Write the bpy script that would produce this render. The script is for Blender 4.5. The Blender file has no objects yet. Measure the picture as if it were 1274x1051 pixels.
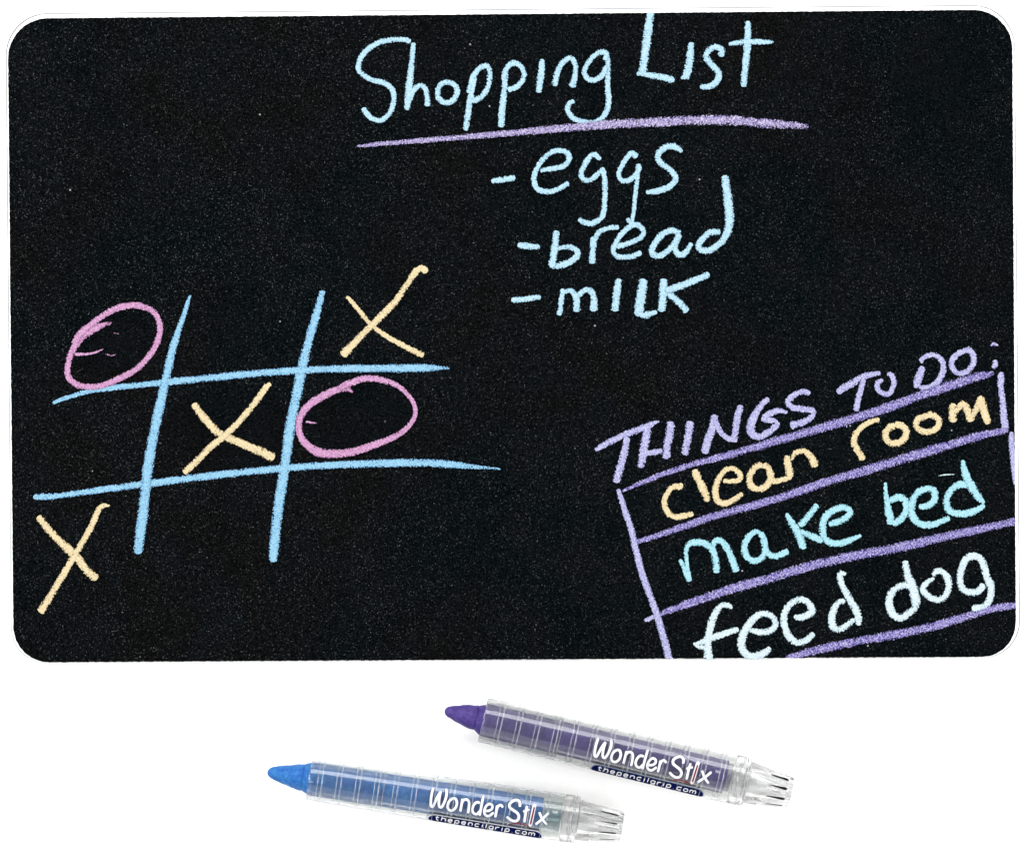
import bpy, bmesh, math, random
from mathutils import Vector, Matrix, noise as mnoise
random.seed(7)
C = bpy.context.scene.collection
S = 0.00024            # metres per photograph pixel on the table top
H = 1.2                # camera height over the table top
CX, CY = 637.0, 525.5

# ------------------------------------------------------------------ camera, world, lamps, exposure
cam_d = bpy.data.cameras.new("camera")
cam = bpy.data.objects.new("camera", cam_d); C.objects.link(cam)
cam.location = (0, 0, H)
cam_d.sensor_width = 36.0
cam_d.sensor_fit = 'HORIZONTAL'
cam_d.lens = 36.0 * H / (1274 * S)
cam_d.clip_start = 0.01; cam_d.clip_end = 50
bpy.context.scene.camera = cam

world = bpy.data.worlds.new("World"); bpy.context.scene.world = world
world.use_nodes = True
bg = world.node_tree.nodes["Background"]
bg.inputs["Color"].default_value = (1.0, 1.0, 1.0, 1); bg.inputs["Strength"].default_value = 0.50

def softbox(name, loc, target, sx, sy, power):
    d = bpy.data.lights.new(name, 'AREA'); d.shape = 'RECTANGLE'; d.size = sx; d.size_y = sy; d.energy = power
    d.color = (1.0, 0.995, 0.985)
    o = bpy.data.objects.new(name, d); C.objects.link(o); o.location = loc
    o.rotation_euler = (Vector(target) - Vector(loc)).to_track_quat('-Z', 'Y').to_euler()
    return o
for loc, sx, sy, pw in (((0.05, 1.15, 0.95), 1.8, 0.6, 30), ((0.0, -1.2, 0.9), 1.8, 1.2, 9), ((-1.25, 0.0, 0.9), 0.8, 1.6, 22), ((1.25, 0.0, 0.9), 0.8, 1.6, 22)):
    softbox("softbox", loc, (0, 0, 0), sx, sy, pw)

sc = bpy.context.scene
sc.view_settings.view_transform = 'Standard'; sc.view_settings.look = 'None'
sc.view_settings.exposure = 0.0; sc.view_settings.gamma = 1.0
sc.cycles.transparent_max_bounces = 24
sc.cycles.max_bounces = 20; sc.cycles.transmission_bounces = 16; sc.cycles.glossy_bounces = 8

# ------------------------------------------------------------------ helpers
def lin(c):
    c = c / 255.0
    return c / 12.92 if c <= 0.04045 else ((c + 0.055) / 1.055) ** 2.4
def rgb(r, g, b, k=1.0): return (lin(r) * k, lin(g) * k, lin(b) * k, 1.0)
def P(px, py, z):
    f = (H - z) / H
    return Vector(((px - CX) * S * f, (CY - py) * S * f, z))
def new_obj(name, me, mat=None, parent=None, smooth=False):
    o = bpy.data.objects.new(name, me); C.objects.link(o)
    if mat: me.materials.append(mat)
    if smooth:
        for p in me.polygons: p.use_smooth = True
    if parent: o.parent = parent
    return o
def from_bm(name, bm, mat=None, parent=None, smooth=False):
    me = bpy.data.meshes.new(name); bm.to_mesh(me); bm.free()
    me.set_sharp_from_angle(angle=math.radians(35))
    return new_obj(name, me, mat, parent, smooth)
class N:
    """tiny node-graph helper"""
    def __init__(s, name):
        s.m = bpy.data.materials.new(name); s.m.use_nodes = True; s.t = s.m.node_tree
        s.out = s.t.nodes["Material Output"]; s.p = s.t.nodes["Principled BSDF"]
    def n(s, typ, **kw):
        o = s.t.nodes.new(typ)
        for k, v in kw.items():
            if k in o.inputs: o.inputs[k].default_value = v
            else: setattr(o, k, v)
        return o
    def l(s, a, b): s.t.links.new(a, b)
    def math(s, op, a, b=None, c=None, clamp=False):
        o = s.t.nodes.new('ShaderNodeMath'); o.operation = op; o.use_clamp = clamp
        for i, x in enumerate((a, b, c)):
            if x is None: continue
            if isinstance(x, (int, float)): o.inputs[i].default_value = x
            else: s.l(x, o.inputs[i])
        return o.outputs[0]
    def rng(s, v, a, b, c=0.0, d=1.0, smooth=True):
        o = s.t.nodes.new('ShaderNodeMapRange'); o.interpolation_type = 'SMOOTHSTEP' if smooth else 'LINEAR'
        s.l(v, o.inputs[0])
        for i, x in enumerate((a, b, c, d)): o.inputs[i + 1].default_value = x
        return o.outputs[0]
    def mix(s, f, a, b):
        o = s.t.nodes.new('ShaderNodeMix'); o.data_type = 'RGBA'
        if isinstance(f, (int, float)): o.inputs[0].default_value = f
        else: s.l(f, o.inputs[0])
        for i, x in ((6, a), (7, b)):
            if isinstance(x, tuple): o.inputs[i].default_value = x
            else: s.l(x, o.inputs[i])
        return o.outputs[2]
    def noise(s, scale, detail=2.0, rough=0.5, vec=None):
        o = s.n('ShaderNodeTexNoise'); o.inputs['Scale'].default_value = scale
        o.inputs['Detail'].default_value = detail; o.inputs['Roughness'].default_value = rough
        s.l(vec if vec is not None else s.coord(), o.inputs['Vector'])
        return o.outputs['Fac']
    def coord(s):
        if not hasattr(s, 'tc'): s.tc = s.n('ShaderNodeTexCoord')
        return s.tc.outputs['Object']

K = 1 / 1.80     # the white light falling on the table; colours below are read off the photograph

def mat_plain(name, col, rough=0.6, spec=0.3):
    g = N(name); g.p.inputs['Base Color'].default_value = col
    g.p.inputs['Roughness'].default_value = rough; g.p.inputs['Specular IOR Level'].default_value = spec
    return g.m

def mat_board_face():
    g = N("black_matte_film")
    sep = g.n('ShaderNodeSeparateXYZ'); g.l(g.coord(), sep.inputs[0]); SEPX = sep.outputs[0]
    big = g.noise(14, 2.0); tint = g.noise(60, 2.0)
    base = g.mix(g.rng(g.math('ADD', big, g.math('MULTIPLY', SEPX, 0.5)), 0.40, 0.56), rgb(15, 15, 16, K), rgb(9, 15, 18, K))
    base = g.mix(g.rng(tint, 0.42, 0.62), base, rgb(14, 17, 20, K))
    f1 = g.noise(2600, 1.0); f2 = g.noise(3000, 1.0)
    f2.node.inputs['Distortion'].default_value = 0.3
    # the flecks lie thicker towards the left and top of the sheet
    dens = g.math('MULTIPLY_ADD', sep.outputs[0], -0.9, 0.5, True)
    patch = g.rng(g.noise(30, 3.0), 0.3, 0.7, 0.6, 0.95)
    # rubbed patches where marks were wiped and redrawn
    def ell(px, py, rx, ry, lo=0.8):
        c = P(px, py, 0.002)
        a = g.math('DIVIDE', g.math('SUBTRACT', sep.outputs[0], c.x), rx * S)
        b = g.math('DIVIDE', g.math('SUBTRACT', sep.outputs[1], c.y), ry * S)
        r = g.math('ADD', g.math('MULTIPLY', a, a), g.math('MULTIPLY', b, b))
        return g.rng(r, lo, 1.25)
    rub = g.math('MULTIPLY', ell(141, 431, 54, 44), ell(443, 520, 66, 44))
    rub = g.math('MULTIPLY', rub, ell(285, 535, 75, 55))
    rub = g.math('MULTIPLY', rub, ell(1165, 90, 70, 75, 0.1))
    rub = g.math('MULTIPLY_ADD', rub, 0.65, 0.35)
    amp = g.math('MULTIPLY', g.math('MULTIPLY', g.math('MULTIPLY_ADD', dens, 0.55, 0.28), patch), rub)
    fleck = g.math('MULTIPLY', g.rng(f1, 0.64, 0.80), amp)
    col = g.mix(fleck, base, rgb(125, 128, 134, K))
    fleck2 = g.math('MULTIPLY', g.rng(f2, 0.68, 0.80), amp)
    col = g.mix(fleck2, col, rgb(176, 180, 178, K))
    dark = g.rng(g.noise(1700, 2.0), 0.40, 0.5, 0.35, 1.0)
    hs = g.n('ShaderNodeMix'); hs.data_type = 'RGBA'; hs.blend_type = 'MULTIPLY'; hs.inputs[0].default_value = 1
    g.l(col, hs.inputs[6])
    comb = g.n('ShaderNodeCombineColor'); [g.l(dark, comb.inputs[i]) for i in range(3)]
    g.l(comb.outputs[0], hs.inputs[7]); col = hs.outputs[2]
    # a few stray bright crumbs of wax
    vo = g.n('ShaderNodeTexVoronoi'); vo.inputs['Scale'].default_value = 160; g.l(g.coord(), vo.inputs['Vector'])
    sc_ = g.n('ShaderNodeSeparateColor'); g.l(vo.outputs['Color'], sc_.inputs[0])
    crumb = g.math('MULTIPLY', g.rng(vo.outputs['Distance'], 0.02, 0.06, 0.75, 0.0), g.math('GREATER_THAN', sc_.outputs[0], 0.92))
    col = g.mix(g.math('MULTIPLY', crumb, rub), col, rgb(205, 205, 205, K))
    g.l(col, g.p.inputs['Base Color'])
    g.p.inputs['Roughness'].default_value = 0.9; g.p.inputs['Specular IOR Level'].default_value = 0.0
    bp = g.n('ShaderNodeBump'); bp.inputs['Strength'].default_value = 0.25; bp.inputs['Distance'].default_value = 0.0001
    g.l(f1, bp.inputs['Height']); g.l(bp.outputs[0], g.p.inputs['Normal'])
    return g.m

def mat_wax(name, light, mid, deep, grain=0.5, cov0=0.0, rag=2.05, full=0.86):
    """waxy crayon dragged over a fine tooth: coverage breaks up towards the edge of each stroke"""
    g = N(name)
    uv = g.n('ShaderNodeUVMap'); uv.uv_map = "UVMap"
    sp = g.n('ShaderNodeSeparateXYZ'); g.l(uv.outputs[0], sp.inputs[0])
    v = g.math('ABSOLUTE', g.math('MULTIPLY_ADD', sp.outputs[1], 2.0, -1.0))
    at = g.n('ShaderNodeAttribute'); at.attribute_name = "press"
    press = at.outputs['Fac']
    v3 = g.math('POWER', v, 2.4)
    cov = g.math('SUBTRACT', g.math('MULTIPLY_ADD', v3, -1.18, 1.06 + cov0), g.math('MULTIPLY', g.math('SUBTRACT', 1.0, press), 0.55))
    fine = g.noise(2400, 2.0, 0.65); fib = g.noise(800, 2.0, 0.6)
    tot = g.math('ADD', cov, g.math('MULTIPLY', g.math('SUBTRACT', fine, 0.5), rag))
    tot = g.math('ADD', tot, g.math('MULTIPLY', g.math('SUBTRACT', fib, 0.5), 0.45))
    alpha = g.rng(tot, 0.46, 0.60)
    depth = g.rng(tot, 0.42, full)
    col = g.mix(depth, deep, mid)
    n2 = g.noise(2000, 2.0, 0.7)
    col = g.mix(g.math('MULTIPLY', g.rng(n2, 0.42, 0.66), grain), col, light)
    n3 = g.noise(2100, 2.0, 0.6, vec=None); n3.node.inputs['Distortion'].default_value = 0.8
    col = g.mix(g.math('MULTIPLY', g.rng(n3, 0.38, 0.5, 1.0, 0.0), grain * 0.8), col, deep)
    g.l(col, g.p.inputs['Base Color'])
    g.p.inputs['Roughness'].default_value = 0.8; g.p.inputs['Specular IOR Level'].default_value = 0.1
    bp = g.n('ShaderNodeBump'); bp.inputs['Strength'].default_value = 0.3; bp.inputs['Distance'].default_value = 0.0001
    g.l(fine, bp.inputs['Height']); g.l(bp.outputs[0], g.p.inputs['Normal'])
    g.l(alpha, g.p.inputs['Alpha'])
    return g.m

WAX = {
 'pale':   mat_wax("pale_blue_wax",   rgb(224, 241, 248, K), rgb(178, 217, 234, K), rgb(50, 120, 155, K), 0.45),
 'sky':    mat_wax("sky_blue_wax",    rgb(190, 224, 242, K), rgb(144, 200, 228, K), rgb(48, 105, 165, K), 0.5, 0.0, 2.1, 0.92),
 'cyan':   mat_wax("cyan_blue_wax",   rgb(214, 240, 246, K), rgb(168, 220, 232, K), rgb(50, 135, 155, K), 0.35),
 'white':  mat_wax("white_wax",       rgb(240, 250, 250, K), rgb(214, 230, 236, K), rgb(105, 150, 168, K), 0.4),
 'yellow': mat_wax("yellow_wax",      rgb(248, 236, 205, K), rgb(230, 212, 170, K), rgb(140, 115, 65, K), 0.45),
 'pink':   mat_wax("pink_wax",        rgb(234, 198, 228, K), rgb(202, 146, 190, K), rgb(120, 72, 116, K), 0.6),
 'lilac':  mat_wax("lilac_wax",       rgb(232, 234, 250, K), rgb(172, 172, 216, K), rgb(100, 98, 170, K), 0.6),
 'violet': mat_wax("violet_wax",      rgb(206, 198, 236, K), rgb(128, 118, 188, K), rgb(50, 44, 118, K), 1.0, -0.06, 2.3, 0.98),
 'mauve':  mat_wax("mauve_wax",       rgb(224, 214, 236, K), rgb(158, 146, 196, K), rgb(62, 52, 118, K), 0.9, -0.04, 2.4, 0.98),
}

# ------------------------------------------------------------------ the table top
bm = bmesh.new()
bmesh.ops.create_grid(bm, x_segments=1, y_segments=1, size=3.0)
g = N("white_paper")
n = g.noise(900, 3.0)
g.l(g.mix(n, (0.89, 0.89, 0.885, 1), (0.93, 0.93, 0.93, 1)), g.p.inputs['Base Color'])
g.p.inputs['Roughness'].default_value = 0.85; g.p.inputs['Specular IOR Level'].default_value = 0.2
table = from_bm("table_surface", bm, g.m)
table['kind'] = 'structure'; table['label'] = 'plain white seamless surface under the board and the crayons'

# ------------------------------------------------------------------ the board
def rounded(corners, radii, n=14):
    out = []
    m = len(corners)
    for i in range(m):
        p = Vector(corners[i]); a = Vector(corners[i - 1]); b = Vector(corners[(i + 1) % m]); r = radii[i]
        da = (a - p).normalized(); db = (b - p).normalized()
        half = da.angle(db) / 2
        t = r / math.tan(half)
        c = p + (da + db).normalized() * (r / math.sin(half))
        p0 = p + da * t - c; p1 = p + db * t - c
        ang0 = math.atan2(p0.y, p0.x); ang1 = math.atan2(p1.y, p1.x)
        d = (ang1 - ang0 + math.pi) % (2 * math.pi) - math.pi
        for k in range(n + 1):
            q = ang0 + d * k / n
            out.append((c.x + r * math.cos(q), c.y + r * math.sin(q)))
    return out
def densify(pts, step, jit):
    out = []
    for i, p in enumerate(pts):
        q = pts[(i + 1) % len(pts)]
        L = math.hypot(q[0] - p[0], q[1] - p[1]); k = max(1, int(L / step))
        for j in range(k):
            t = j / k
            out.append((p[0] + (q[0] - p[0]) * t + random.uniform(-jit, jit), p[1] + (q[1] - p[1]) * t + random.uniform(-jit, jit)))
    return out
def slab(name, pts, z0, z1, mat, parent):
    bm = bmesh.new()
    top = [bm.verts.new(P(x, y, z1)) for x, y in pts]
    bot = [bm.verts.new(Vector((v.co.x, v.co.y, z0))) for v in top]
    bm.faces.new(top); bm.faces.new(list(reversed(bot)))
    for i in range(len(top)):
        j = (i + 1) % len(top); bm.faces.new((top[i], bot[i], bot[j], top[j]))
    bmesh.ops.recalc_face_normals(bm, faces=bm.faces)
    return from_bm(name, bm, mat, parent)

BLACK = [(9.6, 23.4), (1259.3, 12.2), (1264.2, 816.6), (16.9, 823.9)]
board = bpy.data.objects.new("chalkboard", None); C.objects.link(board); board.empty_display_size = 0.02
board['label'] = 'black rounded board covered in coloured crayon writing, above the two crayons'
board['category'] = 'board'
slab("contact_line_sheet", rounded([(6.9, 17.2), (1262.2, 6.3), (1269.3, 817.6), (14.3, 824.4)], [52, 52, 46, 44]),  # added grey sheet; its rim stands in for the board's contact-shadow line
     0.0, 0.0008, mat_plain("grey_contact_line", rgb(120, 124, 135, K)), board)
slab("white_core", rounded([(8.0, 18.3), (1261.4, 7.4), (1268.2, 817.3), (15.0, 824.2)], [52, 52, 46, 44]),
     0.0008, 0.0020, mat_plain("white_plastic_core", (0.88, 0.88, 0.87, 1)), board)
slab("writing_face", densify(rounded(BLACK, [50, 49, 43, 45]), 2.5, 0.28), 0.0020, 0.0022, mat_board_face(), board)
ZF = 0.0022

# ------------------------------------------------------------------ strokes of crayon
REG = {'A': (420, 0, 3.185), 'B': (740, 0, 4.2467), 'C': (590, 160, 3.64), 'D': (30, 320, 4.043), 'E': (330, 320, 3.755),
       'F': (20, 540, 3.747), 'G': (740, 470, 6.37), 'H': (900, 450, 6.37), 'I': (1074, 410, 6.37), 'J': (760, 570, 6.37),
       'K': (900, 590, 6.37), 'L': (1074, 540, 6.37), 'M': (790, 680, 6.37), 'N': (980, 680, 6.571), 'O': (1090, 670, 6.567),
       'X': (200, 440, 5.839), 'P': (730, 900, 10.508), 'Q': (820, 920, 11.68), '.': (0, 0, 1.0)}
def parse(reg, w, s):
    ox, oy, k = REG[reg]; pts = []; cw = w
    raw = []
    for tok in s.split():
        a = [float(q) for q in tok.split(',')]
        raw.append((a[0] / k + ox, a[1] / k + oy, a[2] if len(a) > 2 else None))
    ws = [r[2] for r in raw]
    return [(x, y, (q if q is not None else w)) for (x, y, q) in raw]
def smooth(pts, step=1.2):
    """centripetal-ish Catmull-Rom through the points, resampled evenly"""
    if len(pts) == 2: fine = [tuple(pts[0][i] + (pts[1][i] - pts[0][i]) * t / 10 for i in range(3)) for t in range(11)]
    else:
        e = [tuple(2 * pts[0][i] - pts[1][i] for i in range(3))] + list(pts) + [tuple(2 * pts[-1][i] - pts[-2][i] for i in range(3))]
        fine = []
        for a in range(1, len(e) - 2):
            p0, p1, p2, p3 = e[a - 1:a + 3]
            for k in range(10):
                t = k / 10
                q = [0.5 * (2 * p1[i] + (p2[i] - p0[i]) * t + (2 * p0[i] - 5 * p1[i] + 4 * p2[i] - p3[i]) * t * t + (3 * p1[i] - p0[i] - 3 * p2[i] + p3[i]) * t ** 3) for i in range(2)]
                q.append(p1[2] + (p2[2] - p1[2]) * t); fine.append(tuple(q))
        fine.append(tuple(pts[-1]))
    L = [0.0]
    for a, b in zip(fine, fine[1:]): L.append(L[-1] + math.hypot(b[0] - a[0], b[1] - a[1]))
    n = max(4, int(L[-1] / step)); out = []; j = 0
    for i in range(n + 1):
        d = L[-1] * i / n
        while j < len(L) - 2 and L[j + 1] < d: j += 1
        t = (d - L[j]) / max(1e-9, L[j + 1] - L[j]); a, b = fine[j], fine[j + 1]
        out.append((a[0] + (b[0] - a[0]) * t, a[1] + (b[1] - a[1]) * t, a[2] + (b[2] - a[2]) * t, d))
    return out, L[-1]
ACROSS = (-1.0, -0.72, -0.4, 0.0, 0.4, 0.72, 1.0)
def ribbon(bm, uvl, prl, pts, place, z0, thick, fade=(0, 0), rise=0.00003, wob=0.35, widen=1.42, press=1.0):
    sm, L = smooth(pts)
    rows = []; ph = random.uniform(0, 50)
    n = len(sm)
    for i, (x, y, w, d) in enumerate(sm):
        a = sm[max(0, i - 1)]; b = sm[min(n - 1, i + 1)]
        tx, ty = b[0] - a[0], b[1] - a[1]; q = math.hypot(tx, ty) or 1; nx, ny = -ty / q, tx / q
        hw = w * widen / 2
        de = min(d, L - d); cap = min(1.0, (de + 0.25) / max(0.4, hw * 0.42))
        hw2 = hw * math.sqrt(max(0.0, 1 - (1 - cap) ** 2))
        hw2 *= 1 + 0.05 * wob * math.sin(d * 0.9 + ph) + 0.06 * wob * math.sin(d * 0.31 + ph * 2)
        off = wob * 0.35 * math.sin(d * 0.17 + ph * 3)
        f = press * (0.90 + 0.10 * math.sin(d * 0.085 + ph * 5) + 0.05 * math.sin(d * 0.33 + ph * 7))
        if fade[0] and d < fade[0]: f *= 0.35 + 0.65 * d / fade[0]
        if fade[1] and L - d < fade[1]: f *= 0.35 + 0.65 * (L - d) / fade[1]
        row = []
        for v in ACROSS:
            z = z0 + rise * d / 60.0 + thick * (1 - v * v) * 0.9 * min(1, cap)
            row.append((bm.verts.new(place(x + nx * (hw2 * v + off), y + ny * (hw2 * v + off), z)), d * S, v * 0.5 + 0.5, f))
        rows.append(row)
    for i in range(n - 1):
        for k in range(len(ACROSS) - 1):
            q = (rows[i][k], rows[i][k + 1], rows[i + 1][k + 1], rows[i + 1][k])
            fc = bm.faces.new([t[0] for t in q]); fc.smooth = True
            for lp, t in zip(fc.loops, q): lp[uvl].uv = (t[1], t[2])
            for t in q: t[0][prl] = t[3]
layer = [0]
edges_clip = []
for i in range(4):
    a = P(*BLACK[i], ZF); b = P(*BLACK[(i + 1) % 4], ZF)
    d = (b - a); nrm = Vector((d.y, -d.x, 0)).normalized()
    cen = P(637, 420, ZF)
    if (cen - a).dot(nrm) < 0: nrm = -nrm
    edges_clip.append((a + nrm * 0.00006, nrm))
def mark(name, wax, strokes, label=None, clip=False, fade=(0, 0), press=1.0):
    """one crayon mark (a letter, a line, a cross) made of hand-drawn strokes: (region, width, points)"""
    bm = bmesh.new(); uvl = bm.loops.layers.uv.new("UVMap"); prl = bm.verts.layers.float.new("press")
    for st in strokes:
        layer[0] += 1
        z0 = ZF + 0.00003 + (layer[0] % 9) * 0.000022
        ribbon(bm, uvl, prl, [(a, b, c * 0.93) for a, b, c in parse(*st[:3])], lambda x, y, z: P(x, y, z), z0, 0.00007, fade=st[3] if len(st) > 3 else fade, press=press)
    if clip:
        for co, no in edges_clip:
            bmesh.ops.bisect_plane(bm, geom=bm.verts[:] + bm.edges[:] + bm.faces[:], plane_co=co, plane_no=no, clear_inner=True)
    bmesh.ops.recalc_face_normals(bm, faces=bm.faces)
    if sum(f.normal.z * f.calc_area() for f in bm.faces) < 0: bmesh.ops.reverse_faces(bm, faces=bm.faces)
    o = from_bm(name, bm, WAX[wax], board)
    if label: o['label'] = label
    return o
def word(wax, text, colour, letters, **kw):
    for ch, st in letters: mark("letter", wax, st, f'{colour} crayon letter {ch} in the word {text}', **kw)

# tic-tac-toe
GL = 'grid_line'
mark(GL, 'sky', [('.', 9, "65.9,501.8,4 70,499.5,4.5 91.8,491.9,6 124,484.5,6.5 203.1,475.8,8.5 265,469.6,9 330,463.5,9 409.9,459,9 489.8,458.2,10 530,457.6,10 559,458,5", (0, 24))], 'upper level line of the noughts and crosses grid')
mark(GL, 'sky', [('.', 9, "41.4,617.9,6 52,617.8,8 73.4,616.6,7 126.8,608.9,8 180.1,602,9 260.2,592,9.5 348.3,582.7,9 409.9,578.6,9 489.8,575.9,10 545,576.4,10 585,580,7 623,583.3,3", (0, 60))], 'lower level line of the noughts and crosses grid')
mark(GL, 'sky', [('.', 10, "237.3,367.5,3 234,375,5 227.9,394.2,7 215.5,431.3,9 206.9,468.4,11 193.2,530.2,12.5 185.8,570,13 182,600,13 177.5,641.4,13 173,675,13 171.5,689,11")], 'left upright line of the noughts and crosses grid')
mark(GL, 'sky', [('.', 10, "404.5,363.5,4 400.4,364.4,8 399.3,370,8 392.6,394.6,10 379.3,442.5,12 368.6,493.1,13 360.6,533,13 354,582,13 346.8,628,13 341.5,675,13 339.5,699,9")], 'right upright line of the noughts and crosses grid')
mark('nought', 'pink', [('D', 8, "440,330,4 385,345,9 320,375,11 270,425,10 238,480,8 218,560,7 228,612,8 290,648,8 380,648,8 475,612,8 565,562,8 630,495,8 672,420,7.5 683,345,7.5 650,275,8 570,243,8 480,252,8 400,292,8 330,342,8 275,395,9 250,440,8", (30, 0)), ('D', 3, "255,488,4 320,487,3 360,478,2.5 398,460,2", (0, 6))], 'pink crayon ring in the upper left square')
mark('nought', 'pink', [('E', 8, "410,628,4 370,612,9 310,628,10 240,665,9.5 185,710,9 158,765,9 165,835,9 205,885,10 260,913,11 340,917,11 430,903,10 510,875,9 600,840,8 670,790,7 700,735,5.5 692,680,5.5 655,630,6 600,592,7 530,570,8 455,568,8 395,590,9 340,612,9", (22, 0)), ('E', 2.5, "190,768,3 240,775,2", (0, 8))], 'pink crayon ring in the right middle square')
mark('cross', 'yellow', [('E', 6, "380,183,5 435,245,6 495,315,6 560,365,6.5 650,415,7 740,460,8"), ('E', 8, "755,72,7 735,55,9 705,65,9 660,130,8 600,215,8.5 510,305,9 430,385,9 360,460,11")], 'yellow crayon cross in the upper right square')
mark('cross', 'yellow', [('X', 9, "235,362,8 320,470,10 420,575,10 560,640,10 700,700,10.5 825,758,12"), ('X', 7, "800,218,6 760,250,8 680,360,8 580,480,8.5 480,580,8 360,680,8.5 250,790,9 168,868,8")], 'yellow crayon cross in the centre square')
mark('cross', 'yellow', [('F', 9, "102,382,9 180,475,9.5 270,560,11 330,635,10 378,675,11"), ('F', 8, "437,332,3 392,343,7 345,440,8 275,560,8 195,695,8.5 112,832,10")], 'yellow crayon cross in the lower left corner')

# Shopping List
PB = 'pale blue'
word('pale', 'Shopping', PB, [
 ('S', [('A', 7, "290,166 260,158 215,158 160,172 110,205 85,250 88,285 130,315 185,330 218,360 222,405 205,450 170,477 135,470 115,450 100,428")]),
 ('h', [('A', 8, "300,170,6 296,230,7 285,330,9 275,437,8"), ('A', 7, "285,400 300,360 325,340,6.5 345,348 355,385 357,422,8")]),
 ('o', [('A', 7, "445,325 415,330 398,358 402,392 430,408 460,395 474,365 462,335 435,326")]),
 ('p', [('A', 8, "545,300,6 525,400,8 507,518,8"), ('A', 7, "520,370 535,310 560,275 590,262 603,285 600,330 582,370 550,398 530,395")]),
 ('p', [('A', 8, "668,280,7 658,380,8 646,505,9"), ('A', 7, "658,320 668,275 692,252 720,258 738,285 735,315 710,345 675,358")]),
 ('i', [('A', 9, "812,235,6 805,300,9 797,368,8")]),
 ('n', [('A', 8, "878,265,7 868,300,8 860,342,8"), ('A', 7, "868,290 895,245 925,232 942,262 940,305 928,347,9")]),
 ('g', [('A', 7, "1060,240 1065,212 1035,210 1000,240 978,280 990,312 1020,318 1048,300 1065,262"), ('A', 7, "1065,215 1072,260 1070,350 1075,405 1062,450 1030,482 985,485 940,472 912,440 915,415 938,400,5")]),
])
word('pale', 'List', PB, [
 ('L', [('B', 9, "296,50,9 280,180,11 250,388,11"), ('B', 7, "222,388,5 290,398,7 360,410,8 420,428,9")], ),
 ('i', [('B', 9, "510,225,8 505,290,10 495,360,10 478,415,9"), ('B', 5, "455,412,4 500,408,6")]),
 ('s', [('B', 8, "662,300 672,268 645,250 605,265 588,300 610,335 645,370 655,405 635,440 600,460 556,460,6")]),
 ('t', [('B', 9, "810,112,8 806,250,9 795,350,9 786,460,8"), ('B', 7, "708,235,5 760,226,7 860,222,7.5 945,224,5", (0, 10))]),
], clip=True)
mark('underline', 'mauve', [('.', 9, "444,182.2,2.5 460,180.6,5 482.8,178.3,6 545.6,173.3,7 620.9,167,8 702.6,159.5,10 765.4,154.5,11 820,152,12 857.7,150,12 904.8,149.6,12 951.9,153.6,12 987.3,156.1,11 1006,157.8,8", (0, 60))], 'mauve crayon line under Shopping List')
# items
DASH = 'dash'
mark(DASH, 'pale', [('C', 7, "78,238,6 130,232,8 186,222,7")], 'short dash before eggs')
word('pale', 'eggs', PB, [
 ('e', [('C', 7, "300,192,6 350,182 405,170 430,138 412,105 350,108 300,155 270,220 285,272 330,285 380,275 428,245,7")]),
 ('g', [('C', 7, "572,142,5 545,118 515,140 485,200 500,232 535,228 565,200 588,180"), ('C', 7, "580,178 592,250 590,340 578,400 535,430 500,425 472,410,6")]),
 ('g', [('C', 7, "738,130 712,112 680,150 655,205 670,236 705,232 735,205 748,165"), ('C', 6, "746,160,7 735,250 725,350,5.5 716,425,5")]),
 ('s', [('C', 8, "942,106,6 905,82 860,88 832,125 850,160 895,195 912,230 885,262 835,282 778,290,5")]),
])
mark(DASH, 'pale', [('C', 8, "196,528,6 240,533,9 298,535,6")], 'short dash before bread')
word('pale', 'bread', PB, [
 ('b', [('C', 8, "372,462,8 365,540,9 350,630,9"), ('C', 7.5, "375,545,5 425,535,7 468,558,8 455,590,8 405,615,8.5 350,626,7")]),
 ('r', [('C', 8, "542,490,8 536,560,8 532,612,10"), ('C', 6, "540,515,6 565,470,7 605,452,6 655,446,6")]),
 ('e', [('C', 7, "645,535 700,520 755,492 765,462 735,435 685,460 645,510 630,555 655,580 710,580 757,560"), ('C', 6, "690,408,5 712,425,8 728,445,7")]),
 ('a', [('C', 8, "935,475 890,462 840,490 805,550 825,578 870,560 910,515 932,478"), ('C', 8, "925,480 908,540 930,572 960,558 985,518,5")]),
 ('d', [('C', 8, "1115,470 1065,472 1018,522 1028,550 1080,548 1125,510"), ('C', 10, "1135,212,10 1148,320,11 1156,410,11.5 1140,485,10 1100,530,8 1060,550,7")]),
])
mark(DASH, 'pale', [('C', 7, "168,777,7 230,772,8 302,762,6")], 'short dash before milk')
word('pale', 'milk', PB, [
 ('m', [('C', 7, "402,725,6 394,785 384,846,7"), ('C', 8, "400,745,6 435,735,7 462,765 464,830,9"), ('C', 8, "465,760,7 505,730 535,745 542,785 540,828,10")]),
 ('i', [('C', 9, "655,680,8 645,750,10 636,828,10")]),
 ('l', [('C', 11, "768,680,10 755,760,12 745,835,12"), ('C', 8, "725,832,6 775,845,9 828,828,5")]),
 ('k', [('C', 10, "858,680,9 855,760,11 848,830,10"), ('C', 9, "1065,658,8 980,695,9 870,735,9"), ('C', 9, "870,740,8 920,780,9 965,830,9")]),
])
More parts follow.
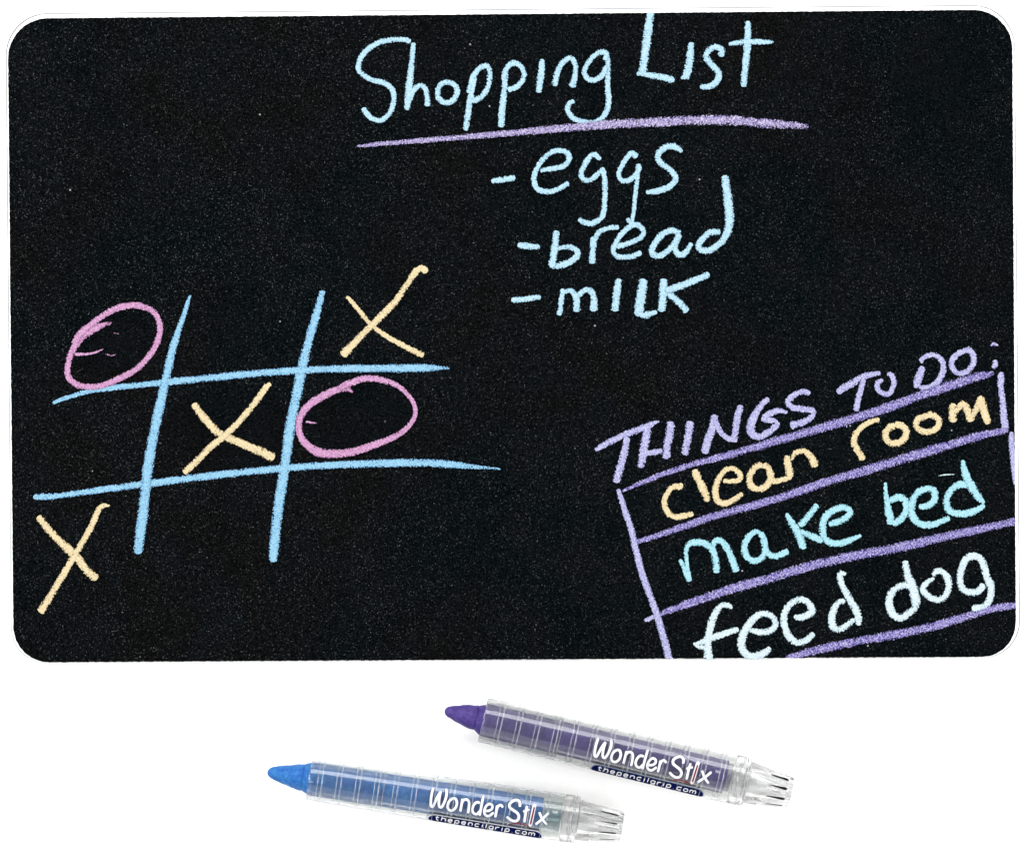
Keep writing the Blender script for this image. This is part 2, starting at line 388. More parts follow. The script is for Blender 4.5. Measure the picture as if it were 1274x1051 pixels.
# Things to do
LL = 'lilac'
word('lilac', 'THINGS', LL, [
 ('T', [('G', 8, "5,575,6 60,540,7 130,500,8 250,445,8.5 350,408,8 430,378,8 470,358,6 512,345,4", (0, 12)), ('G', 9, "255,465,7 240,560,9 210,680,10 165,830,10")]),
 ('H', [('G', 9, "420,400,11 405,480,10 385,580,10 362,712,9"), ('G', 9, "603,345,9 595,430,11 572,540,10 565,642,10"), ('G', 7, "400,600,6.5 470,590,7 535,572,7.5")]),
 ('I', [('G', 10, "758,343,10 740,460,10 712,612,9.5")]),
 ('N', [('G', 9, "950,290,9 930,400,10 895,500,10 868,600,10"), ('G', 7, "950,295,8 965,370,8 1010,445,7 1060,480,7 1130,492,7"), ('G', 9, "1158,215,8 1125,340,9 1105,490,9")]),
 ('G', [('H', 9, "358,288,7 300,345,8 240,440,10 215,530,11 240,580,9 290,595,8 360,555,9 415,510,9 432,475,6"), ('H', 8, "300,455,7 370,462,7 430,475,6"), ('H', 7, "315,450,8 370,410,8 440,388,7 508,402,4")]),
 ('S', [('H', 8, "688,252,7 635,236,7 565,262,7.5 510,320,8 545,360,7.5 625,375,8 700,385,8 705,425,8 640,475,8.5 530,508,10")]),
])
word('lilac', 'TO', LL, [
 ('T', [('H', 8, "902,245,8 950,210,9 1030,165,9 1090,125,8 1160,105,8 1245,88,5"), ('H', 7, "1110,135,6.5 1090,220,7 1065,310,8 1050,392,8")]),
 ('O', [('I', 7, "192,345,6 230,370 243,430 215,498 175,512 125,485 108,430 140,405,6 158,402,4")]),
])
word('lilac', 'DO', LL, [
 ('D', [('I', 9, "470,290,7 452,350,10 430,410,10 412,462,5"), ('I', 7, "470,265,4 460,238,6 510,205,7 580,208,7 628,258,7 632,330,7.5 595,405,8 535,455,8 470,462,7 440,445,4")]),
 ('O', [('I', 7.5, "845,155,6 790,172,7 730,210,7.5 700,262 712,315 765,348 825,328 872,265 872,205 845,165 815,160,8")]),
])
mark('colon', 'lilac', [('I', 5, "1010,128,2 1035,112,5 1070,126,2"), ('I', 7, "1048,240,6 1045,275,7 1028,305,5")], 'lilac crayon colon after DO')
# list table
TL_ = 'table_line'
mark(TL_, 'violet', [('.', 9, "774.5,610.8,3 793.4,602.4,6 818.5,591.7,7 865.6,576.5,8 902,567,9 940,556,10 965,548.5,10.5 994.2,540.3,11 1057,522,12 1100,508.5,12 1136.8,494.8,12 1183.9,479,12 1215.3,469,12 1236.5,464,7", (0, 12))], 'violet line under THINGS TO DO')
mark(TL_, 'lilac', [('.', 8, "1246.5,463,6 1245.1,470,8.5 1245.9,488.5,8 1249,516.7,9 1251,536,9")], 'short right upright of the list table')
mark(TL_, 'violet', [('.', 9, "788.3,674.5,6 811.8,668.1,7 838.5,658.9,9 885.6,642.6,10 930,630.5,10 978.5,616.2,10.5 1025.6,600,11 1074,585.8,11.5 1121.1,571.4,12 1168.2,557.3,12 1207.4,545.2,11 1231,539.2,9.5 1254.5,535,8")], 'violet line under clean room')
mark(TL_, 'lilac', [('.', 6, "1258.2,537,5 1258.2,547.8,8 1260.2,565,8.5 1262,585,8 1263,603,4")], 'right edge line of the list table', clip=True)
mark(TL_, 'lilac', [('.', 7, "769.5,608,6 771,615,6.5 777.3,634,7.5 785.9,661,8.5 791.4,685,8.5 799.8,716,8.5 813.5,753.8,9 820.5,775,8.5 827,798,9.5 833.5,822,10")], 'left upright of the list table', clip=True)
mark(TL_, 'lilac', [('.', 6, "801.5,771.6,4 806,770.2,6 814,767,6 822,763,7")], 'short stub left of the list table')
mark(TL_, 'violet', [('.', 9, "816.7,765.8,5 829.2,760.3,8 868.5,746.4,11 915.6,730.6,12 955,720,12 990,709,12 1025.7,699.5,12 1071.3,689.5,12 1121.1,680.2,12 1168.2,669,11.5 1215.3,658.9,10.5 1264.5,648,10")], 'violet line under make bed', clip=True)
mark(TL_, 'violet', [('.', 9, "978,819,8 986,816.6,9 1018,807.8,11 1056,799.5,11 1090,793.4,11 1135.7,784.6,11.5 1166.1,777.6,11 1204.2,766,10.5 1234.7,757,9.5 1266,752.4,9")], 'violet line under feed dog', clip=True)
YL = 'pale yellow'
word('yellow', 'clean', YL, [
 ('c', [('J', 7, "562,198,5 545,222,9 490,228,7 445,280,7 425,345,7.5 445,420,8 500,462,8 580,456,8 655,440,6"), ]),
 ('l', [('J', 9, "662,88,8 700,180,10 740,260,10.5 772,342,9")]),
 ('e', [('J', 7.5, "890,178,6 960,182,6 1015,172,7 1025,130,7 975,85,7 910,92,7 855,160,8 828,250,8.5 838,325,8 890,360,8 960,335,7.5 1045,278,6.5")]),
 ('a', [('H', 8.5, "310,812 250,840 208,920,9 222,985,9 285,1008,8 345,975 378,905 358,845 315,812"), ('H', 7, "350,840,6 370,905,7.5 400,945,7 480,932,7 540,908,6")]),
 ('n', [('H', 9, "500,742,8 515,830,9.5 530,915,10"), ('H', 8, "535,780,5 570,722,7 640,708,7 695,755,8.5 735,832,11")]),
])
word('yellow', 'room', YL, [
 ('r', [('H', 8, "1112,778,9 1065,705,9 1035,640,8.5 1055,565,7.5 1110,505,7 1165,475,7 1238,460,6")]),
 ('o', [('I', 9, "250,755 195,785 175,840 215,895 280,895 335,850 335,790 285,755 250,755")]),
 ('o', [('I', 8, "450,705 530,675 590,700 602,740 570,790 505,810 440,790 415,755 440,705 480,690,6")]),
 ('m', [('I', 9, "730,592,8 705,625,9 715,735,11"), ('I', 8, "720,660,8 765,610,8 805,575,8"), ('I', 9, "800,580,9 830,650,10 855,730,10"), ('I', 7, "850,700,8 890,640,8 920,560,7"), ('I', 10, "925,525,9 955,640,10.5 992,748,9")]),
])
CB = 'bright pale blue'
word('cyan', 'make', CB, [
 ('m', [('J', 8, "548,800,5 585,880,7 625,975,8"), ('J', 7, "625,960,6 605,850,5 597,760,6 605,700,7 650,668,8.5 720,665,8.5 780,695,8.5 815,745,9 832,830,9.5 840,908,9"), ('J', 8, "812,700,5 830,655,8 870,650,8.5 920,710,9 960,800,9 1000,898,9")]),
 ('a', [('K', 8, "290,465,7 250,455 195,500 168,570,8.5 185,650,8.5 250,685,8.5 310,655 330,590 325,520 290,460"), ('K', 8, "310,500,7 335,590,8 375,640,8 430,645,8.5 515,605,8")]),
 ('k', [('K', 9, "500,308,5 540,380,9 595,470,11 638,592,9"), ('K', 8.5, "745,238,8 690,310,8.5 605,410,9"), ('K', 8, "610,450,7 690,485,8.5 790,525,9")]),
 ('e', [('K', 8.5, "835,395,7 900,378,9 970,345,9 1005,295,8 955,262,8 870,285,9 805,345,9.5 785,430,9.5 800,500,9 850,540,9 930,545,8.5 1005,520,8 1092,482,4")]),
])
word('cyan', 'bed', CB, [
 ('b', [('L', 8, "175,383,4 180,480,6.5 200,600,9 225,715,11"), ('L', 9, "205,530,8 280,500,9 335,530,9 340,610,9 290,680,10 230,712,9")]),
 ('e', [('L', 9, "440,575,8 510,565,9 565,520,9 560,450,8.5 500,435,8.5 425,470,9 385,550,10 390,640,10 440,705,9 520,720,8.5 600,700,8 688,662,7")]),
 ('d', [('L', 9, "830,405 760,400 695,445 660,520,9.5 675,595,9.5 730,625 820,628 900,600 962,562,6"), ('L', 9, "788,205,6 805,300,9 850,400,11 910,495,10 958,548,5")]),
])
WH = 'white'
word('white', 'feed', WH, [
 ('f', [('M', 8, "770,488,5 735,462,7 680,470,8 640,520,9 605,610,9.5 582,720,10 575,800,10 590,900,12"), ('M', 8, "462,770,3 530,755,7 600,725,9 700,690,8.5 822,652,7"), ('M', 6, "470,775,3 510,792,6 560,800,7")]),
 ('e', [('M', 9, "900,655,6 980,675,8 1060,668,8.5 1112,625,8.5 1100,565,8 1040,530,8 970,545,9 905,610,9.5 850,720,11 845,800,11 890,855,10 960,865,10 1030,838,9.5 1072,798,6")]),
 ('e', [('N', 9, "50,572,6 110,575,8.5 170,555,9 200,520,9 160,450,8.5 90,430,8.5 20,470,8.5 -25,550,9 -25,650,9 10,730,9 75,780,9 150,765,9 215,705,7")]),
 ('d', [('N', 9, "478,220,4 430,222,8 440,300,8 490,400,9.5 550,500,10 578,580,9 580,642,7"), ('N', 8.5, "470,450,7 425,445,7 380,510,8.5 358,600,9.5 385,668,9 440,668,8 500,625,8 550,590,7")]),
])
word('white', 'dog', WH, [
 ('d', [('O', 9, "235,178,8 255,280,9 295,390,12 325,500,12 318,570,9"), ('O', 9, "290,388 215,382 140,425 105,510,10 130,605,10 200,645,9.5 270,605 330,560,8")]),
 ('o', [('O', 8, "468,305,6 485,272,7 530,265,8 578,310,8.5 595,390,9 565,465,9 510,498,9 440,478,8.5 382,415,8 415,360,7 475,320,4")]),
 ('g', [('O', 9, "880,370 840,425 775,438 710,410 685,330 700,240 740,165,9.5 800,140,9.5 860,170 885,250"), ('O', 9, "880,180,8 900,300,9.5 938,390,9.5 938,460,9.5 905,530,9 850,560,8.5 782,568,9")]),
])
# stray traces left by the eraser
mark('smudge', 'white', [('L', 1.6, "596,332,1 650,322,2.2 722,318,1")], 'thin stray scratch above the d of bed', press=0.75)
mark('smudge', 'pink', [('D', 1.4, "452,380,1.2 475,385,1.6")], press=0.35)
mark('smudge', 'pink', [('D', 1.4, "410,485,2 440,495,2.5 460,490,1.5")], press=0.35)
mark('smudge', 'lilac', [('H', 2, "975,500,2 980,520,1.5"), ('H', 2, "1000,505,2 1012,512,1")], press=0.8)

# ------------------------------------------------------------------ crayons
def mat_clear(name, tint, haze, rough=0.03, ior=1.42, hazecol=(0.8, 0.82, 0.82, 1), thin=0.0):
    g = N(name)
    g.p.inputs['Base Color'].default_value = tint
    g.p.inputs['Transmission Weight'].default_value = 1.0
    g.p.inputs['IOR'].default_value = ior; g.p.inputs['Roughness'].default_value = rough
    d = g.n('ShaderNodeBsdfPrincipled'); d.inputs['Base Color'].default_value = hazecol; d.inputs['Roughness'].default_value = 0.4
    m = g.n('ShaderNodeMixShader')
    nz = g.noise(2200, 3.0, 0.6)
    g.l(g.rng(nz, 0.35, 0.75, haze * 0.4, haze * 2.0), m.inputs[0])
    body = g.p.outputs[0]
    if thin:      # thin-walled plastic: part of the light goes straight through, so the wax inside is lit
        tr = g.n('ShaderNodeBsdfTransparent'); tr.inputs['Color'].default_value = tuple(0.5 + 0.5 * c for c in tint[:3]) + (1,)
        mt = g.n('ShaderNodeMixShader'); mt.inputs[0].default_value = thin
        g.l(body, mt.inputs[1]); g.l(tr.outputs[0], mt.inputs[2]); body = mt.outputs[0]
    g.l(body, m.inputs[1]); g.l(d.outputs[0], m.inputs[2]); g.l(m.outputs[0], g.out.inputs['Surface'])
    bp = g.n('ShaderNodeBump'); bp.inputs['Strength'].default_value = 0.12; bp.inputs['Distance'].default_value = 0.0002
    g.l(g.noise(500, 2.0), bp.inputs['Height']); g.l(bp.outputs[0], g.p.inputs['Normal'])
    return g.m
CLEAR = mat_clear("clear_tube_plastic", (0.90, 0.915, 0.90, 1), 0.012, 0.02, 1.42, thin=0.16)
CLEAR2 = mat_clear("clear_sleeve_plastic", (0.97, 0.98, 0.98, 1), 0.0, 0.03, 1.15, thin=0.85)
CAPM = mat_clear("clear_cap_plastic", (0.84, 0.845, 0.845, 1), 0.13, 0.06, 1.46, (0.55, 0.555, 0.56, 1))
RING = mat_clear("ridge_plastic", (0.95, 0.97, 1.0, 1), 0.11, 0.15, 1.42, (0.85, 0.87, 0.9, 1))
INKW = mat_plain("white_ink", rgb(246, 248, 253, K), 0.4, 0.3)
INKN = mat_plain("navy_ink", rgb(14, 22, 80, K), 0.8, 0.0)
INKR = mat_plain("dark_red_ink", rgb(130, 24, 44, K), 0.4, 0.3)
REFL = mat_plain("black_reflection", (0.004, 0.004, 0.004, 1), 0.9, 0.0)
def mat_shadow_ink(name, col):
    g = N(name); g.p.inputs['Base Color'].default_value = col; g.p.inputs['Alpha'].default_value = 0.8
    g.p.inputs['Roughness'].default_value = 0.5; return g.m
def mat_stick(name, a, b, c):
    g = N(name)
    col = g.mix(g.rng(g.noise(700, 4.0, 0.65), 0.35, 0.65), a, b)
    col = g.mix(g.rng(g.noise(2400, 2.0), 0.55, 0.75), col, c)
    g.l(col, g.p.inputs['Base Color']); g.p.inputs['Roughness'].default_value = 0.55
    g.p.inputs['Specular IOR Level'].default_value = 0.25
    bp = g.n('ShaderNodeBump'); bp.inputs['Strength'].default_value = 0.5; bp.inputs['Distance'].default_value = 0.0003
    g.l(g.noise(1100, 3.0), bp.inputs['Height']); g.l(bp.outputs[0], g.p.inputs['Normal'])
    return g.m

ZC = 31.0    # height of the crayons' axis over the table, in photo pixels
def revolve(prof, seg=96, closed=False, radial=None):
    """surface of revolution round local X; prof: (u, r) in photo pixels"""
    bm = bmesh.new(); rings = []
    for u, r in prof:
        ring = []
        for k in range(seg):
            t = 2 * math.pi * k / seg
            rr = r if radial is None else radial(u, r, t)
            ring.append(bm.verts.new((u * SP, rr * math.sin(t) * SP, (ZC + rr * math.cos(t)) * SP)))
        rings.append(ring)
    pairs = list(zip(rings, rings[1:])) + ([(rings[-1], rings[0])] if closed else [])
    for a, b in pairs:
        for k in range(seg):
            j = (k + 1) % seg
            f = bm.faces.new((a[k], a[j], b[j], b[k])); f.smooth = True
    if not closed:
        bm.faces.new(rings[0]); bm.faces.new(rings[-1])
    bmesh.ops.recalc_face_normals(bm, faces=bm.faces)
    return bm
SP = S * (H - 31 * S) / H
def shade(o):
    m = o.modifiers.new("edge", 'EDGE_SPLIT'); m.split_angle = math.radians(40)
    return o

def text_mesh(body, size, bold):
    cu = bpy.data.curves.new("tmp_text", 'FONT'); cu.body = body; cu.size = size; cu.offset = bold; cu.resolution_u = 4
    ob = bpy.data.objects.new("tmp_text", cu); C.objects.link(ob)
    dg = bpy.context.evaluated_depsgraph_get()
    me = bpy.data.meshes.new_from_object(ob.evaluated_get(dg))
    bpy.data.objects.remove(ob); bpy.data.curves.remove(cu)
    return me

def wax_crayon(label, origin, angle, R0, R1, colours, tipr, rings0, stick_end, text_off, flute_phase, sleeve_len, shadow_col, plug, kind):
    """origin: photo pixel of the rim centre; angle: degrees clockwise in the photo; R0/R1: tube radius at rim / tail"""
    root = bpy.data.objects.new("wax_crayon", None); C.objects.link(root); root.empty_display_size = 0.02
    o = P(origin[0], origin[1], ZC * S); root.location = (o.x, o.y, 0)
    root.rotation_euler = (0, 0, -math.radians(angle))
    root['label'] = label; root['category'] = 'crayon'; root['group'] = 'twist-up wax crayons below the board'
    Rt = lambda u: R0 + (R1 - R0) * min(1, max(0, u) / 330.0)
    # the wax stick, with its worn point
    prof = [(-tipr[0], 0.4)] + [(-tipr[0] + a, b) for a, b in tipr[1]] + [(-9, tipr[2]), (-8, tipr[2] - 0.5), (-7, tipr[2] + 0.5), (-3, 18.2), (0, 19.4), (2.5, 19.6), (4.0, 20.8), (stick_end, 20.8)]
    dense = []
    for (a, ra), (b, rb) in zip(prof, prof[1:]):
        n_ = max(1, int((b - a) / 1.5)) if b <= 0 else 1
        dense += [(a + (b - a) * i / n_, ra + (rb - ra) * i / n_) for i in range(n_)]
    dense.append(prof[-1])
    sd = Vector((angle, R0, 3.0))
    def worn(u, r, t):       # rubbed facets and small chips on the point
        if u > -0.5: return r
        q = Vector((u * 0.09, math.cos(t) * 1.1, math.sin(t) * 1.1)) + sd
        q2 = Vector((u * 0.35, math.cos(t) * 4, math.sin(t) * 4)) + sd
        return r * (1 + 0.10 * mnoise.noise(q) + 0.035 * mnoise.noise(q2))
    stick = from_bm("wax_stick", revolve(dense, 96, False, worn), mat_stick(colours[0] + "_stick", *colours[1:4]), root)
    # tube: a closed shell with a rounded rim
    wall = 2.7
    pr = [(1.0, R0 - wall), (0.2, R0 - wall + 0.6), (0.0, R0 - 1.6), (0.6, R0 - 0.5), (1.8, R0)] + \
         [(u, Rt(u)) for u in (60, 120, 180, 240, 300, 318)] + [(318, Rt(318) - wall)] + [(u, Rt(u) - wall) for u in (240, 120, 60)]
    tube = from_bm("clear_tube", revolve(pr, 128, True), CLEAR, root)
    # inner sleeve gripping the stick
    si, so_ = 21.3, R0 - wall - 0.6
    sl = from_bm("inner_sleeve", revolve([(3, si), (3, so_), (sleeve_len, so_), (sleeve_len, si)], 96, True), CLEAR2, root)
    bm = revolve([(sleeve_len, si + 0.3), (sleeve_len, so_ + 0.3), (sleeve_len + 1.4, so_ + 0.3), (sleeve_len + 1.4, si + 0.3)], 96, True)
    from_bm("sleeve_lip", bm, RING, root)
    # raised ridges in pairs
    ringm = {}
    u = rings0
    k = 0
    while u < 312:
        for du in (0, 5.4):
            R = Rt(u + du) + 0.15
            bm = bmesh.new(); seg = 64; m = 6; rr = 0.55 if du == 0 else 0.75
            vs = []
            for a in range(seg):
                t = 2 * math.pi * a / seg
                vs.append([bm.verts.new(((u + du + rr * math.cos(2 * math.pi * b / m)) * SP,
                          (R + rr * math.sin(2 * math.pi * b / m)) * math.sin(t) * SP,
                          (ZC + (R + rr * math.sin(2 * math.pi * b / m)) * math.cos(t)) * SP)) for b in range(m)])
            for a in range(seg):
                for b in range(m):
                    f = bm.faces.new((vs[a][b], vs[(a + 1) % seg][b], vs[(a + 1) % seg][(b + 1) % m], vs[a][(b + 1) % m])); f.smooth = True
            bmesh.ops.recalc_face_normals(bm, faces=bm.faces)
            from_bm("ridge", bm, RING, root)
        u += 23.5; k += 1
    # moulding seam along the lower flank
    rel = Vector((-o.x, -o.y, H - ZC * S)); rel.rotate(Matrix.Rotation(math.radians(angle), 3, 'Z'))
    eye = rel / SP                       # the eye seen from the rim centre: where a traced point meets the tube's flank
    def surf(u, v, lift=0.0):
        h = 0.0; t = 0.0
        for _ in range(8):
            k_ = h / eye.z
            uu = u + (eye.x - u) * k_; vv = v + (eye.y - v) * k_
            R = Rt(uu); t = math.asin(max(-0.9995, min(0.9995, vv / R))); h = R * math.cos(t)
        u = uu; R = Rt(u) + lift
        return Vector((u * SP, R * math.sin(t) * SP, (ZC + R * math.cos(t)) * SP))
    bm = bmesh.new()
    a0 = math.radians(-31)
    rows = []
    for u in range(int(sleeve_len) + 2, 318, 12):
        row = []
        for da, l in ((-0.018, 0.05), (-0.009, 0.5), (0.009, 0.5), (0.018, 0.05)):
            R = Rt(u) + l
            row.append(bm.verts.new((u * SP, R * math.sin(a0 + da) * SP, (ZC + R * math.cos(a0 + da)) * SP)))
        rows.append(row)
    for a, b in zip(rows, rows[1:]):
        for q in range(3): bm.faces.new((a[q], a[q + 1], b[q + 1], b[q]))
    bmesh.ops.recalc_face_normals(bm, faces=bm.faces)
    from_bm("seam", bm, RING, root)
    # tail: driver plug, collar, fluted cap
    from_bm("screw_plug", revolve([(stick_end + 0.6, 4), (stick_end + 0.6, 17.5), (316, 18.5), (316, 4)], 64, True), plug, root)
    Rc = Rt(330)
    col = from_bm("collar", revolve([(318.6, Rc - 7), (318.6, Rc - 0.4), (320, Rc), (330, Rc - .1), (331, Rc - 1.2), (332, Rc - 1.2), (333, Rc - 0.2), (337, Rc - 0.8), (338, Rc - 3.5), (338, Rc - 9)], 96, True), CAPM, root)
    def flute(u, r, t):
        w = min(1, max(0, (u - 343) / 25.0))
        return r * (1 + 0.075 * w * math.cos(9 * (t - flute_phase)) )
    cp = [(338.6, 12), (338.6, Rc - 5), (341, Rc - 4.6), (350, Rc - 6.0), (360, Rc - 7.6), (370, Rc - 9.0), (380, Rc - 10.2), (388, Rc - 11.2), (391.5, Rc - 11.8), (393.5, Rc - 13.2), (394, Rc - 15),
          (393, 11), (384, 10.5), (360, 12)]
    cap = from_bm("end_cap", revolve(cp, 144, True, flute), CAPM, root)
    for k in range(9):  # black wedges paint the clear cap's dark reflections as solid shapes
        t0 = flute_phase + math.pi / 9 + k * 2 * math.pi / 9
        if math.cos(t0) < 0.1: continue
        deep = (0.0, 0.15, 0.9, 0.3, 0.6, 0.2, 0.8, 0.4, 0.1)[k]
        ua, ub = 363 + 6 * deep, 386.5
        bm = bmesh.new(); rws = []
        for i in range(9):
            f = i / 8; u = ua + (ub - ua) * f
            r = (Rc - 8.0) + (Rc - 11.3 - (Rc - 8.0)) * (u - 362) / 26.0
            r = r * 0.95 + 0.6
            hw = (0.08 + 1.9 * f ** 1.2) * (0.55 + 0.45 * (1 - deep)) * (1.0 if i < 8 else 0.5)
            if kind == 'blue': hw *= 0.55
            rws.append([bm.verts.new((u * SP, rr_ * math.sin(t0 + s_ * hw / r) * SP, (ZC + rr_ * math.cos(t0 + s_ * hw / r)) * SP))
                        for rr_, s_ in ((r, -1), (r, 1), (r - 3, 1), (r - 3, -1))])
        for a, b in zip(rws, rws[1:]):
            for q in range(4): bm.faces.new((a[q], a[(q + 1) % 4], b[(q + 1) % 4], b[q]))
        bm.faces.new(rws[0]); bm.faces.new(rws[-1])
        bmesh.ops.recalc_face_normals(bm, faces=bm.faces)
        from_bm("dark_reflection", bm, REFL, root)
    # ---------------- printing. Traced on the purple crayon: pixel -> (u, v) on its flank
    ang = math.radians(13.3); ca, sa = math.cos(ang), math.sin(ang)
    def uv(px, py):
        dx, dy = px - 600.8, py - 894.8
        return dx * ca + dy * sa + text_off[0], -(-dx * sa + dy * ca) + text_off[1]
    def printed(name, strokes, lift, mat, grow=0.0, scale=1.0):
        bm = bmesh.new(); uvl = bm.loops.layers.uv.new("UVMap"); prl = bm.verts.layers.float.new("press")
        for i, st in enumerate(strokes):
            pts = [(x, y, w + grow) for x, y, w in parse(*st)]
            def place(x, y, z):
                u, v = uv(x, y); return surf(u, v, lift + z / S)
            ribbon(bm, uvl, prl, pts, place, i * (0.012 if grow else 0.04) * S, 0.00001, rise=0.00002, wob=0.0, widen=1.0)
        bmesh.ops.recalc_face_normals(bm, faces=bm.faces)
        return from_bm(name, bm, mat, root)
    LET = [
     ('W', [('P', 3.3, "150,188 122,270 105,360 103,410 125,428 160,370 200,300 245,240"), ('P', 3.3, "245,240 222,310 208,400 218,438 242,440 280,385 312,310 322,250 316,210")]),
     ('o', [('P', 3.3, "395,338 345,375 320,440 335,485 380,495 425,460 445,400 430,350 395,338")]),
     ('n', [('P', 3.2, "522,355 500,440 480,518"), ('P', 3.2, "502,420 535,375 575,370 602,405 595,480 580,548")]),
     ('d', [('P', 3.2, "745,430 705,415 660,450 638,510 655,555 695,568 735,530"), ('P', 3.2, "798,340 768,440 728,592")]),
     ('e', [('P', 3.2, "805,535 850,538 895,515 900,470 860,450 815,485 792,545 805,590 850,605 915,565")]),
     ('r', [('P', 3.2, "965,478 948,560 930,630"), ('P', 3.2, "950,545 975,495 1010,475 1040,510")]),
     ('S', [('Q', 3.4, "350,345 355,285 320,245 265,250 208,290 205,345 250,385 305,430 325,480 300,535 240,540 190,510 150,468")]),
     ('t', [('Q', 3.2, "457,340 430,430 398,572"), ('Q', 2.8, "392,418 440,405 490,398")]),
     ('x', [('Q', 3.2, "625,445 650,520 680,575 722,630"), ('Q', 3.2, "760,465 700,515 640,560 558,615")]),
    ]
    printed("lettering_shadow", [s for _, ss in LET for s in ss], 0.12, mat_shadow_ink(colours[0] + "_shadow_ink", shadow_col), 1.9)
    for ch, ss in LET:
        q = printed("printed_letter", ss, 0.45, INKW); q['label'] = f'white printed letter {ch}'
    em = printed("pencil_emblem", [('Q', 4.6, "572,318 545,400 510,520 480,615 474,640,2")], 0.45, INKW); em['label'] = 'white upright pencil standing for the letter i'
    r = printed("pencil_core", [('Q', 2.0, "560,365 530,460 485,605")], 0.85, INKR)
    printed("swoosh", [('Q', 1.6, "180,580,0.8 260,580,1.4 330,585,1.8 400,610,1.8 462,640,1.2")], 0.5, INKR)
    # trade-mark letters
    def flat_text(name, body, u0, v0, wid, hgt, lift, mat, bold=0.02, squash=None):
        me = text_mesh(body, 1.0, bold)
        xs = [v.co.x for v in me.vertices]; ys = [v.co.y for v in me.vertices]
        x0, x1, y0, y1 = min(xs), max(xs), min(ys), max(ys)
        bm = bmesh.new(); bm.from_mesh(me); bpy.data.meshes.remove(me)
        for v in bm.verts:
            fu = (v.co.x - x0) / (x1 - x0) * wid; fv = (v.co.y - y0) / (y1 - y0) * hgt
            v.co = squash(u0 + fu, fv, lift) if squash else surf(u0 + fu + 0.15 * fv, v0 + fv, lift)
        bmesh.ops.recalc_face_normals(bm, faces=bm.faces)
        return from_bm(name, bm, mat, root)
    u_tm, v_tm = uv(820 + 805 / 11.68, 920 + 470 / 11.68)
    flat_text("trade_mark", "TM", u_tm, v_tm - 0.4, 6.5, 3.2, 0.45, INKW, 0.0)
    # navy band with the web address, wrapped over the lower flank
    uL, _ = uv(735.5, 954); uR, _ = uv(874, 987)
    tb0, tb1 = math.radians(-42.5), math.radians(-84)
    def band_pt(u, f, lift, a=tb0, b=tb1):
        t = a + (b - a) * f; R = Rt(u) + lift
        return Vector((u * SP, R * math.sin(t) * SP, (ZC + R * math.cos(t)) * SP))
    def band(name, a, b, ul, ur, lift, mat):
        bm = bmesh.new(); nu, nf = 60, 12; rows = []
        hh = Rt(200) * abs(b - a) / 2 * 0.8
        for i in range(nf + 1):
            f = i / nf; e = hh * (1 - math.sqrt(max(0, 1 - (2 * f - 1) ** 2)))
            rows.append([bm.verts.new(band_pt(ul + e + (ur - ul - 2 * e) * j / nu, f, lift, a, b)) for j in range(nu + 1)])
        for A, B in zip(rows, rows[1:]):
            for j in range(nu):
                f = bm.faces.new((A[j], A[j + 1], B[j + 1], B[j])); f.smooth = True
        bmesh.ops.recalc_face_normals(bm, faces=bm.faces)
        return from_bm(name, bm, mat, root)
    band("band_border", tb0 + 0.045, tb1 - 0.045, uL - 1.2, uR + 1.2, 0.12, INKW if kind == 'blue' else CAPB)
    band("web_address_band", tb0, tb1, uL, uR, 0.40, INKN)
    GLY = {'t': ["0.35,1.45 0.35,0.3 0.5,0.02 0.85,0", "0.02,0.97 0.8,0.97"], 'h': ["0.05,1.5 0.05,0", "0.05,0.6 0.3,0.95 0.75,0.95 0.92,0.7 0.92,0"],
           'e': ["0.05,0.52 0.92,0.52 0.88,0.8 0.6,1 0.35,1 0.06,0.8 0.03,0.4 0.2,0.05 0.5,0 0.92,0.06"], 'p': ["0.05,1 0.05,-0.48", "0.05,0.75 0.4,1 0.8,0.92 0.95,0.5 0.8,0.08 0.4,0 0.05,0.2"],
           'n': ["0.05,1 0.05,0", "0.05,0.6 0.3,0.95 0.75,0.95 0.92,0.7 0.92,0"], 'c': ["0.92,0.92 0.5,1 0.12,0.85 0.03,0.5 0.12,0.12 0.5,0 0.92,0.08"],
           'i': ["0.5,1 0.5,0", "0.5,1.42 0.5,1.5"], 'l': ["0.5,1.5 0.5,0"], 'g': ["0.92,0.75 0.55,1 0.15,0.9 0.03,0.5 0.15,0.1 0.55,0 0.92,0.25", "0.93,1 0.93,-0.25 0.7,-0.46 0.12,-0.42"],
           'r': ["0.12,1 0.12,0", "0.12,0.55 0.35,0.9 0.85,0.98"], '.': ["0.5,0.08 0.5,0"], 'o': ["0.5,1 0.12,0.85 0.03,0.5 0.12,0.12 0.5,0 0.88,0.12 0.96,0.5 0.88,0.85 0.5,1"],
           'm': ["0.0,1 0.0,0", "0.0,0.6 0.15,0.95 0.45,0.9 0.55,0.65 0.55,0", "0.55,0.6 0.7,0.95 1.0,0.95 1.12,0.65 1.12,0"]}
    bm = bmesh.new(); uvl = bm.loops.layers.uv.new("UVMap"); prl = bm.verts.layers.float.new("press")
    ADV = {'i': 4.6, 'l': 4.6, '.': 4.8, 'r': 7.0, 't': 7.2, 'm': 9.6}
    text = "thepencilgrip.com"; tot_ = sum(ADV.get(c, 8.4) for c in text); kx = ((uR - uL) - 15) / tot_; cu_ = uL + 7.5
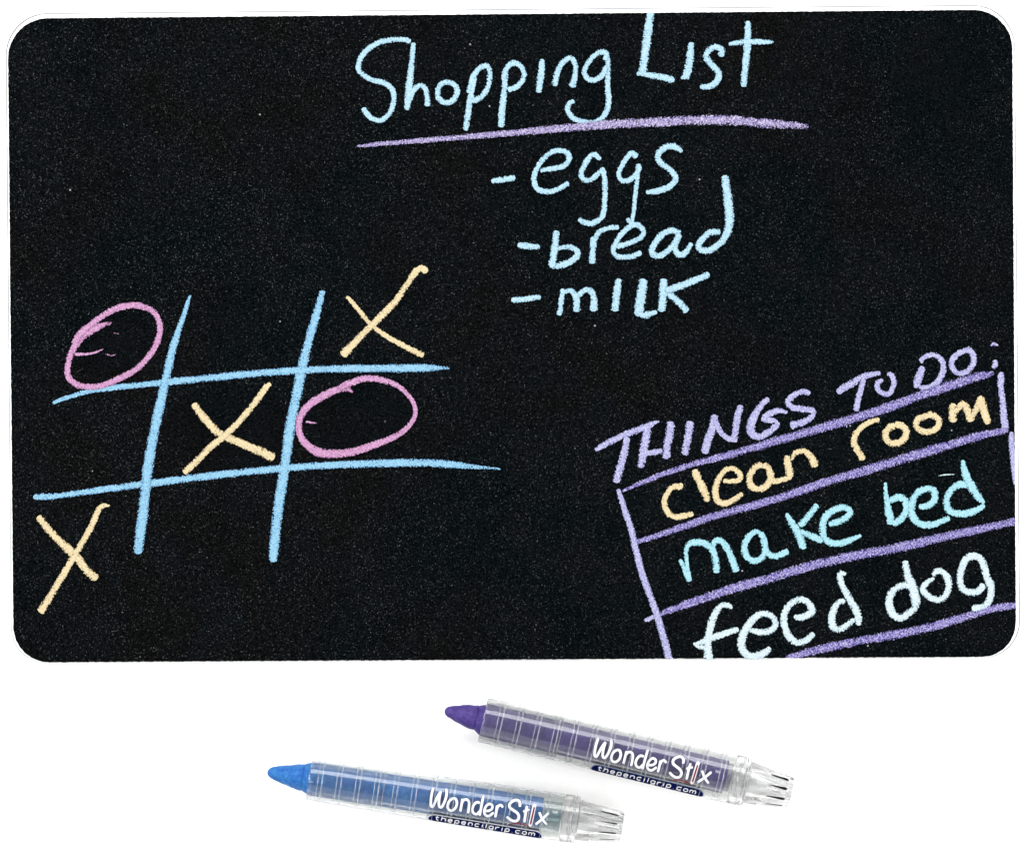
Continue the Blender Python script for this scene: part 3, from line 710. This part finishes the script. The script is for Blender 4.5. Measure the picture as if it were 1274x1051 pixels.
    for ch in text:
        w_ = ADV.get(ch, 8.4) * kx; gw = 5.6 * kx if ch not in 'il.' else 2.0
        gx = cu_ + (w_ - (gw * (1.12 if ch == 'm' else 1))) / 2 - 0.3
        if ch == 'm': gw *= 1.15; gx -= 0.4
        for stx in GLY[ch]:
            pts = [tuple(float(q) for q in tok.split(',')) for tok in stx.split()]
            pp = []
            for a, b in pts:
                k_ = Rt(cu_) / 29.4
                pp.append((gx + a * gw + 0.55 * b, (-27.3 + b * 3.5) * k_, 1.15))
            ribbon(bm, uvl, prl, pp, lambda x, y, z: surf(x, y, 0.8 + z / S), 0, 0.00001, rise=0.00001, wob=0.0, widen=1.0)
        cu_ += w_
    bmesh.ops.recalc_face_normals(bm, faces=bm.faces)
    from_bm("web_address", bm, INKW, root)
    return root

CAPB = mat_plain("pale_grey_ink", rgb(150, 165, 185, K), 0.4, 0.3)
PLUG_P = mat_clear("lilac_screw_plastic", (0.80, 0.78, 0.90, 1), 0.3, 0.2, 1.42, rgb(150, 148, 185, K))
PLUG_B = mat_clear("teal_screw_plastic", (0.72, 0.86, 0.90, 1), 0.3, 0.2, 1.42, rgb(135, 180, 195, K))
wax_crayon('purple wax crayon in a clear ridged tube, lying upper right of the blue one', (600.8, 894.8), 13.3, 28.2, 31.0,
    ('purple', rgb(66, 46, 128, K), rgb(88, 68, 152, K), rgb(44, 28, 96, K)),
    (49.0, [(0.4, 2.2), (2, 4.6), (5, 6.6), (12, 9.2), (22, 12.2), (32, 14.4)], 15.8),
    18.0, 310, (0, 0), math.radians(13 - 20), 97, rgb(40, 38, 78, K), PLUG_P, 'purple')
wax_crayon('blue wax crayon in a clear ridged tube, lying lower left of the purple one', (385.0, 968.0), 8.75, 26.2, 29.8,
    ('blue', rgb(24, 100, 190, K), rgb(48, 136, 208, K), rgb(14, 68, 160, K)),
    (53.0, [(0.4, 2.4), (2, 4.8), (5, 6.8), (12, 9.4), (22, 12.2), (32, 14.2)], 16.4),
    11.5, 292, (9.0, 1.0), math.radians(33), 93, rgb(22, 52, 110, K), PLUG_B, 'blue')
